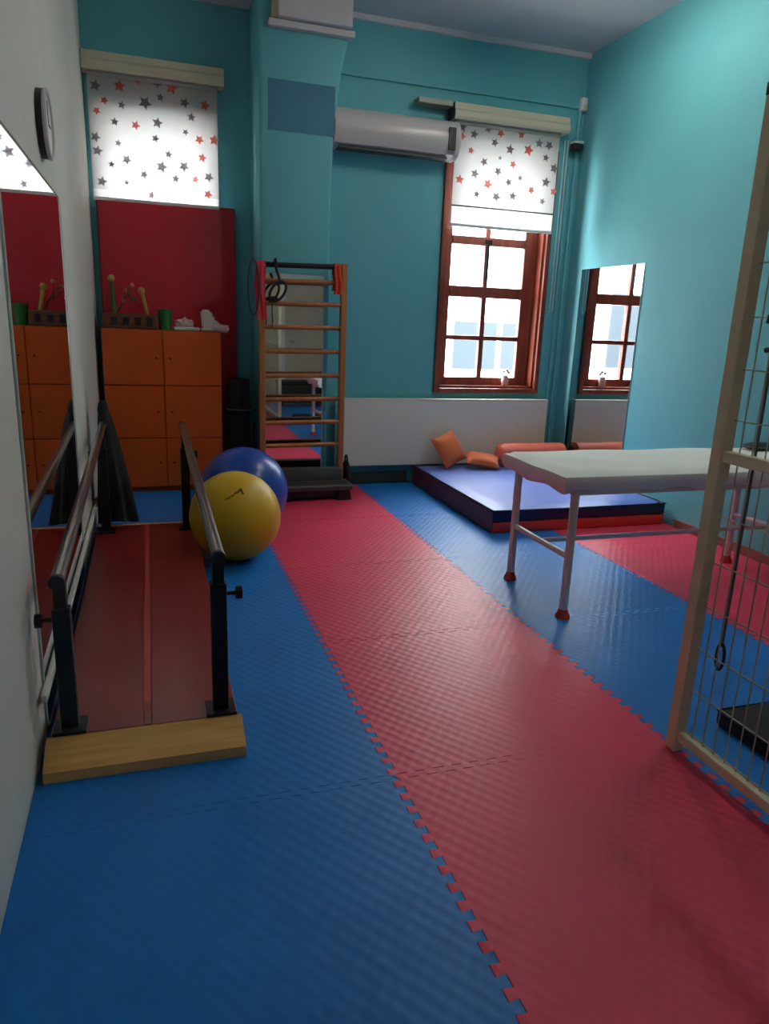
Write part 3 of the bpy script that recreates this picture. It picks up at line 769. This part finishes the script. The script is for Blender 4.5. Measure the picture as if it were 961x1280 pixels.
# black coat draped over the far end of the left bar
bm = bmesh.new(); rings = []; NR, NA = 18, 40
for j in range(NR+1):
    v = j/NR; z = 0.80 - v*0.70
    rx = 0.030 + 0.085*v**0.8; ry = 0.05 + 0.10*v**0.7
    cx_ = -0.285 + 0.055*v
    ring = []
    for i in range(NA):
        a = 2*PI*i/NA
        k = 1 + 0.16*v*math.sin(5*a+1+v*2) + 0.08*v*math.sin(9*a)
        if j == 0: k *= 0.6
        ring.append(bm.verts.new((max(cx_ + rx*k*math.cos(a), XL+0.03), 4.78 + ry*k*math.sin(a), z + 0.015*math.sin(3*a)*v)))
    rings.append(ring)
for A, B in zip(rings, rings[1:]):
    for i in range(NA): bm.faces.new((A[i], A[(i+1) % NA], B[(i+1) % NA], B[i]))
bm.faces.new(rings[0]); bm.faces.new(rings[-1][::-1])
ct = thing('coat', 'black coat hanging at the far end of the left bar by the wall', 'coat', (-0.25, 4.78, 0.1))
obj('coat_body', bm, M_COAT, ct, True)
obj('hood', shape(add_ball, (-0.288, 4.77, 0.79), 0.05, 18, 12, (0.62, 1.0, 1.3)), M_COAT, ct, True)

# ------------------------------------------------------------------ wall clock on the left wall
t = thing('wall_clock', 'black-rimmed wall clock above the left mirror, seen edge-on', 'clock', (XL, 3.46, 2.1))
def disc(x0, x1, r, m_, nm, par):
    return obj(nm, shape(add_cyl, (x0, 3.46, 2.10), (x1, 3.46, 2.10), r, n=40), m_, par, True)
disc(XL, XL+0.03, 0.128, M_BLACK, 'case', t)
bm = bmesh.new(); add_tube(bm, [(XL+0.032, 3.46+0.122*math.cos(2*PI*i/40), 2.10+0.122*math.sin(2*PI*i/40)) for i in range(40)], 0.010, 8, True); obj('rim', bm, M_SILVER, t, True)
fc = disc(XL+0.028, XL+0.033, 0.116, M_WPLAST, 'face', t)
obj('hand', shape(add_box, XL+0.033, XL+0.035, 3.456, 3.464, 2.10, 2.19), M_BLACK, fc)
obj('hand', shape(add_box, XL+0.033, XL+0.035, 3.46, 3.525, 2.096, 2.104), M_BLACK, fc)

# ------------------------------------------------------------------ blue crash mat with cushions
t = thing('crash_mat', 'thick blue-topped crash mat with red sides in the right corner', 'gym mat', (2.9, 5.1, 0))
X0, X1, Y0, Y1 = 2.20, 3.625, 4.28, 5.89
bm = bmesh.new(); add_box(bm, X0+0.004, X1-0.004, Y0+0.004, Y1-0.004, 0.0, 0.078, bev=0.012); obj('lower_band', bm, M_MATRED, t, True)
bm = bmesh.new(); add_box(bm, X0+0.004, X1-0.004, Y0+0.004, Y1-0.004, 0.078, 0.160, bev=0.012); obj('upper_band', bm, M_MATNAVY, t, True)
bm = bmesh.new(); g_ = {}; nx, ny = 24, 26
for i in range(nx+1):
    for j in range(ny+1):
        u, v = i/nx, j/ny
        e = min(u, 1-u, v, 1-v)
        z = 0.158 + 0.014*min(1, e/0.04) - 0.004*math.sin(u*PI)*math.sin(v*PI) + 0.002*math.sin(u*11+v*5)
        g_[i, j] = bm.verts.new((X0+0.01+(X1-X0-0.02)*u, Y0+0.01+(Y1-Y0-0.02)*v, z))
for i in range(nx):
    for j in range(ny): bm.faces.new((g_[i, j], g_[i+1, j], g_[i+1, j+1], g_[i, j+1]))
obj('top_cover', bm, M_MATTOP, t, True)
bm = bmesh.new(); add_tube(bm, [(X0+0.006, Y0+0.006, 0.16), (X1-0.006, Y0+0.006, 0.16), (X1-0.006, Y1-0.006, 0.16), (X0+0.006, Y1-0.006, 0.16)], 0.006, 6, True); obj('piping', bm, M_MATNAVY, t, True)
bm = bmesh.new(); add_box(bm, X0, X0+0.008, Y0+0.01, Y1-0.01, 0.006, 0.150, bev=0.003); obj('side_cover', bm, mat('maroon_vinyl', (120, 44, 42), 0.45), t)

mtx = Matrix.Translation((2.47, 5.735, 0.335)) @ Matrix.Rotation(0.25, 4, 'Z') @ Matrix.Rotation(math.radians(62), 4, 'X') @ Matrix.Rotation(0.32, 4, 'Z')
tag(obj('cushion', shape(add_pillow, 0.27, 0.29, 0.11, mtx), M_CUSH, None, True), 'square orange cushion leaning on the radiator at the back of the crash mat', 'cushion')
mtx = Matrix.Translation((2.76, 5.66, 0.245)) @ Matrix.Rotation(-0.35, 4, 'Z') @ Matrix.Rotation(math.radians(18), 4, 'X') @ Matrix.Rotation(math.radians(8), 4, 'Y')
tag(obj('cushion', shape(add_pillow, 0.30, 0.20, 0.10, mtx), M_CUSH, None, True), 'flatter orange cushion lying between the leaning cushion and the coral bolster', 'cushion')
t = thing('bolster', 'long coral vinyl bolster lying along the radiator', 'bolster', (3.24, 5.74, 0.17))
bm = bmesh.new()
pr = [(0.0, 0.05), (0.012, 0.085), (0.03, 0.098), (0.1, 0.102), (0.5, 0.100), (0.58, 0.102), (0.64, 0.098), (0.66, 0.085), (0.672, 0.05)]
add_tube(bm, [(2.94+a, 5.73, 0.277) for a, _ in pr], [b for _, b in pr], 24); obj('bolster_body', bm, M_BOLST, t, True)
for x in (2.97, 3.585): obj('piping', shape(add_tube, [(x, 5.73+0.099*math.cos(2*PI*i/28), 0.277+0.099*math.sin(2*PI*i/28)) for i in range(28)], 0.004, 6, True), M_BOLST, t, True)

# ------------------------------------------------------------------ treatment couch
t = thing('treatment_couch', 'white tubular treatment couch with a white sheet on the right', 'couch', (2.66, 3.15, 0))
BX0, BX1, BY0, BY1 = 1.82, 3.56, 2.84, 3.48
LX0, LX1, LY0_, LY1_ = 1.90, 3.42, 2.87, 3.43
for x in (LX0, LX1):
    for y in (LY0_, LY1_):
        lg = obj('leg', shape(add_cyl, (x, y, 0.02), (x, y, 0.635), 0.021, n=18), M_TUBE, t, True)
        obj('rubber_foot', shape(add_lathe, [(0.036, 0.0), (0.036, 0.012), (0.026, 0.03), (0.024, 0.045)], x, y, 18), M_FOOTRED, lg, True)
    obj('end_bar', shape(add_cyl, (x, LY0_, 0.315), (x, LY1_, 0.315), 0.016, n=14), M_TUBE, t, True)
obj('stretcher', shape(add_cyl, (LX0, 3.15, 0.315), (LX1, 3.15, 0.315), 0.013, n=14), M_TUBE, t, True)
bm = bmesh.new()
add_box(bm, LX0-0.02, LX1+0.02, BY0+0.012, BY0+0.048, 0.625, 0.662, bev=0.004); add_box(bm, LX0-0.02, LX1+0.02, BY1-0.068, BY1-0.032, 0.625, 0.662, bev=0.004)
add_box(bm, LX0-0.02, LX0+0.02, BY0+0.048, BY1-0.068, 0.625, 0.662, bev=0.004); add_box(bm, LX1-0.02, LX1+0.02, BY0+0.048, BY1-0.068, 0.625, 0.662, bev=0.004)
obj('frame', bm, M_TUBE, t)
# sheeted mattress: rounded slab with loose hem
bm = bmesh.new(); nx, ny = 40, 16; g_ = {}
for i in range(nx+1):
    for j in range(ny+1):
        u, v = i/nx, j/ny
        e = min(u*(BX1-BX0), (1-u)*(BX1-BX0), v*(BY1-BY0), (1-v)*(BY1-BY0))
        z = 0.735 - 0.018*math.exp(-e/0.02) + 0.003*math.sin(u*17+v*3)*math.sin(v*9)
        g_[i, j] = bm.verts.new((BX0+(BX1-BX0)*u, BY0+(BY1-BY0)*v, z))
for i in range(nx):
    for j in range(ny): bm.faces.new((g_[i, j], g_[i+1, j], g_[i+1, j+1], g_[i, j+1]))
border = [(i, 0) for i in range(nx)] + [(nx, j) for j in range(ny)] + [(i, ny) for i in range(nx, 0, -1)] + [(0, j) for j in range(ny, 0, -1)]
prev = [g_[k] for k in border]
c0 = Vector(((BX0+BX1)/2, (BY0+BY1)/2, 0))
for s_, (dz, inn) in enumerate(((-0.03, -0.006), (-0.06, 0.004), (-0.085, 0.02))):
    cur = []
    for q, k in enumerate(border):
        b0 = g_[k].co
        sx = 1 if b0.x > c0.x else -1; sy = 1 if b0.y > c0.y else -1
        w = 0.004*math.sin(q*0.9)*(s_)
        onx = k[0] in (0, nx); ony = k[1] in (0, ny)
        cur.append(bm.verts.new((b0.x - (sx*(inn+w) if onx else 0), b0.y - (sy*(inn+w) if ony else 0), 0.717+dz + 0.004*math.sin(q*0.6)*s_)))
    N = len(cur)
    for q in range(N): bm.faces.new((prev[q], cur[q], cur[(q+1) % N], prev[(q+1) % N]))
    prev = cur
bm.faces.new(prev[::-1])
bmesh.ops.recalc_face_normals(bm, faces=bm.faces[:])
obj('sheeted_mattress', bm, M_SHEET, t, True)
k_ = thing('massage_ring', 'dark oval pad lying on the white couch behind the gate wires', 'pad', (3.40, 3.36, 0.735))
bm = bmesh.new(); add_ball(bm, (3.46, 3.34, 0.756), 0.11, 24, 12, (1.15, 0.7, 0.2)); obj('pad_body', bm, M_BLACK, k_, True)
bm = bmesh.new(); add_tube(bm, [(3.46+0.125*math.cos(2*PI*i/30), 3.34+0.076*math.sin(2*PI*i/30), 0.756) for i in range(30)], 0.006, 6, True); obj('piping', bm, M_DKGREY, k_, True)

# ------------------------------------------------------------------ wire mesh gate
GX = 1.67; GY1, GY0 = 1.785, 0.30
t = thing('mesh_gate', 'cream steel frame gate with wire mesh at the right edge', 'gate', (GX, 1.0, 0))
for y in (GY1, GY0):
    po = box('post', M_GATE, t, GX-0.022, GX+0.022, y-0.045, y, 0.0, 2.03, bev=0.004)
    box('post_cap', M_BLACK, po, GX-0.024, GX+0.024, y-0.047, y+0.002, 2.025, 2.06, bev=0.004)
for z in (0.06, 1.025, 2.0):
    box('cross_bar', M_GATE, t, GX-0.016, GX+0.016, GY0, GY1-0.045, z-0.018, z+0.018, bev=0.004)
bm = bmesh.new(); add_cyl(bm, (0, 0, 0), (0, 0, 1.95), 0.0024, n=6)
y = GY1-0.045-0.045
first = None
wx = GX+0.004
me = None
n = 0
while y > GY0+0.02:
    if me is None:
        o = obj('mesh_wire', bm, M_WIRE, t); me = o.data
        o.matrix_parent_inverse = t.matrix_world.inverted()
    else:
        o = bpy.data.objects.new('mesh_wire', me); C.objects.link(o); o.parent = t; o.matrix_parent_inverse = t.matrix_world.inverted()
    o.location = (wx, y, 0.06)
    y -= 0.048
me = None
for k in range(13):
    z = 0.0825 + 0.1505*k
    if abs(z-1.025) < 0.05 or z > 1.98: continue
    if me is None:
        o = obj('mesh_wire', shape(add_cyl, (0, GY0, 0), (0, GY1-0.03, 0), 0.0024, n=6), M_WIRE, t); me = o.data
    else:
        o = bpy.data.objects.new('mesh_wire', me); C.objects.link(o); o.parent = t
    o.matrix_parent_inverse = t.matrix_world.inverted(); o.location = (wx+0.005, 0, z)
# cord with hooks hung on the mesh
t = thing('hook_cord', 'dark cord with metal hooks hanging on the gate mesh', 'cord', (1.71, 1.67, 0.33))
px, py = 1.705, 1.668
obj('rope', shape(add_tube, [(px, py, 1.33), (px+0.002, py, 1.0), (px+0.004, py+0.003, 0.7), (px, py, 0.42)], 0.0045, 8), M_CORDG, t, True)
hk = [(px, py, 1.33), (px, py, 1.42), (px-0.008, py, 1.445), (px-0.02, py, 1.45), (px-0.032, py, 1.44), (px-0.034, py, 1.42)]
obj('top_hook', shape(add_tube, hk, 0.006, 8), M_BLACKMET, t, True)
bm = shape(add_cyl, (px, py-0.025, 1.352), (px, py+0.025, 1.346), 0.008); obj('toggle', bm, M_BLACK, t, True)
obj('carabiner', shape(add_tube, [(px, py+0.016*math.cos(2*PI*i/20), 0.385+0.045*math.sin(2*PI*i/20)) for i in range(20)], 0.005, 8, True), M_BLACKMET, t, True)
# black foam block behind the gate
t = thing('floor_pad', 'black pad lying on the blue mats behind the gate', 'pad', (2.2, 1.7, 0))
bm = bmesh.new(); add_box(bm, 1.93, 2.45, 1.30, 1.86, 0.0, 0.055, bev=0.01); obj('pad_core', bm, M_COAT, t, True)
bm = bmesh.new(); add_tube(bm, [(1.932, 1.302, 0.055), (2.448, 1.302, 0.055), (2.448, 1.858, 0.055), (1.932, 1.858, 0.055)], 0.005, 6, True); obj('piping', bm, M_BLACK, t, True)

# ------------------------------------------------------------------ outside
tag(box('street', M_STREET, None, -30, 40, 7.2, 60, -0.7, -0.5), 'pale paved street seen through the sash window', 'street')['kind'] = 'structure'
f_ = thing('building', 'pale building across the street seen through the sash window', 'building', (6.0, 14.0, -0.5))
box('facade', M_FACADE, f_, -6, 16, 14.0, 14.4, -0.5, 6.5)
for x in (-3.5, -1.0, 1.5, 4.2, 9.5, 12.0):
    for z in (0.6, 3.4):
        w = box('window', M_VAN, f_, x-0.06, x+1.26, 13.95, 14.0, z-0.06, z+1.66)
        box('pane', M_FWIN, w, x, x+1.2, 13.93, 13.96, z, z+1.6)
w = box('window', M_VAN, f_, 7.35, 7.95, 13.95, 14.0, 0.3, 1.9); box('pane', M_FWIN, w, 7.4, 7.9, 13.93, 13.96, 0.35, 1.85)
v = thing('van', 'pale parked van outside the sash window', 'van', (5.4, 11.0, -0.5))
bm = bmesh.new(); add_prism(bm, [(3.2, -0.2), (6.35, -0.2), (6.35, 0.55), (6.0, 0.75), (5.55, 1.55), (5.3, 1.62), (3.2, 1.62)], 'y', 10.2, 11.9)
obj('van_body', bm, M_VAN, v)
bm = bmesh.new(); add_prism(bm, [(5.15, 0.75), (5.85, 0.75), (5.5, 1.45), (5.15, 1.45)], 'y', 10.18, 10.22); obj('side_window', bm, M_FWIN, v)
bm = bmesh.new(); add_prism(bm, [(4.35, 0.75), (5.05, 0.75), (5.05, 1.45), (4.35, 1.45)], 'y', 10.18, 10.22); obj('side_window', bm, M_FWIN, v)
for x in (3.8, 5.8): obj('wheel', shape(add_cyl, (x, 10.18, -0.2), (x, 10.42, -0.2), 0.3, n=24), M_BLACK, v, True)
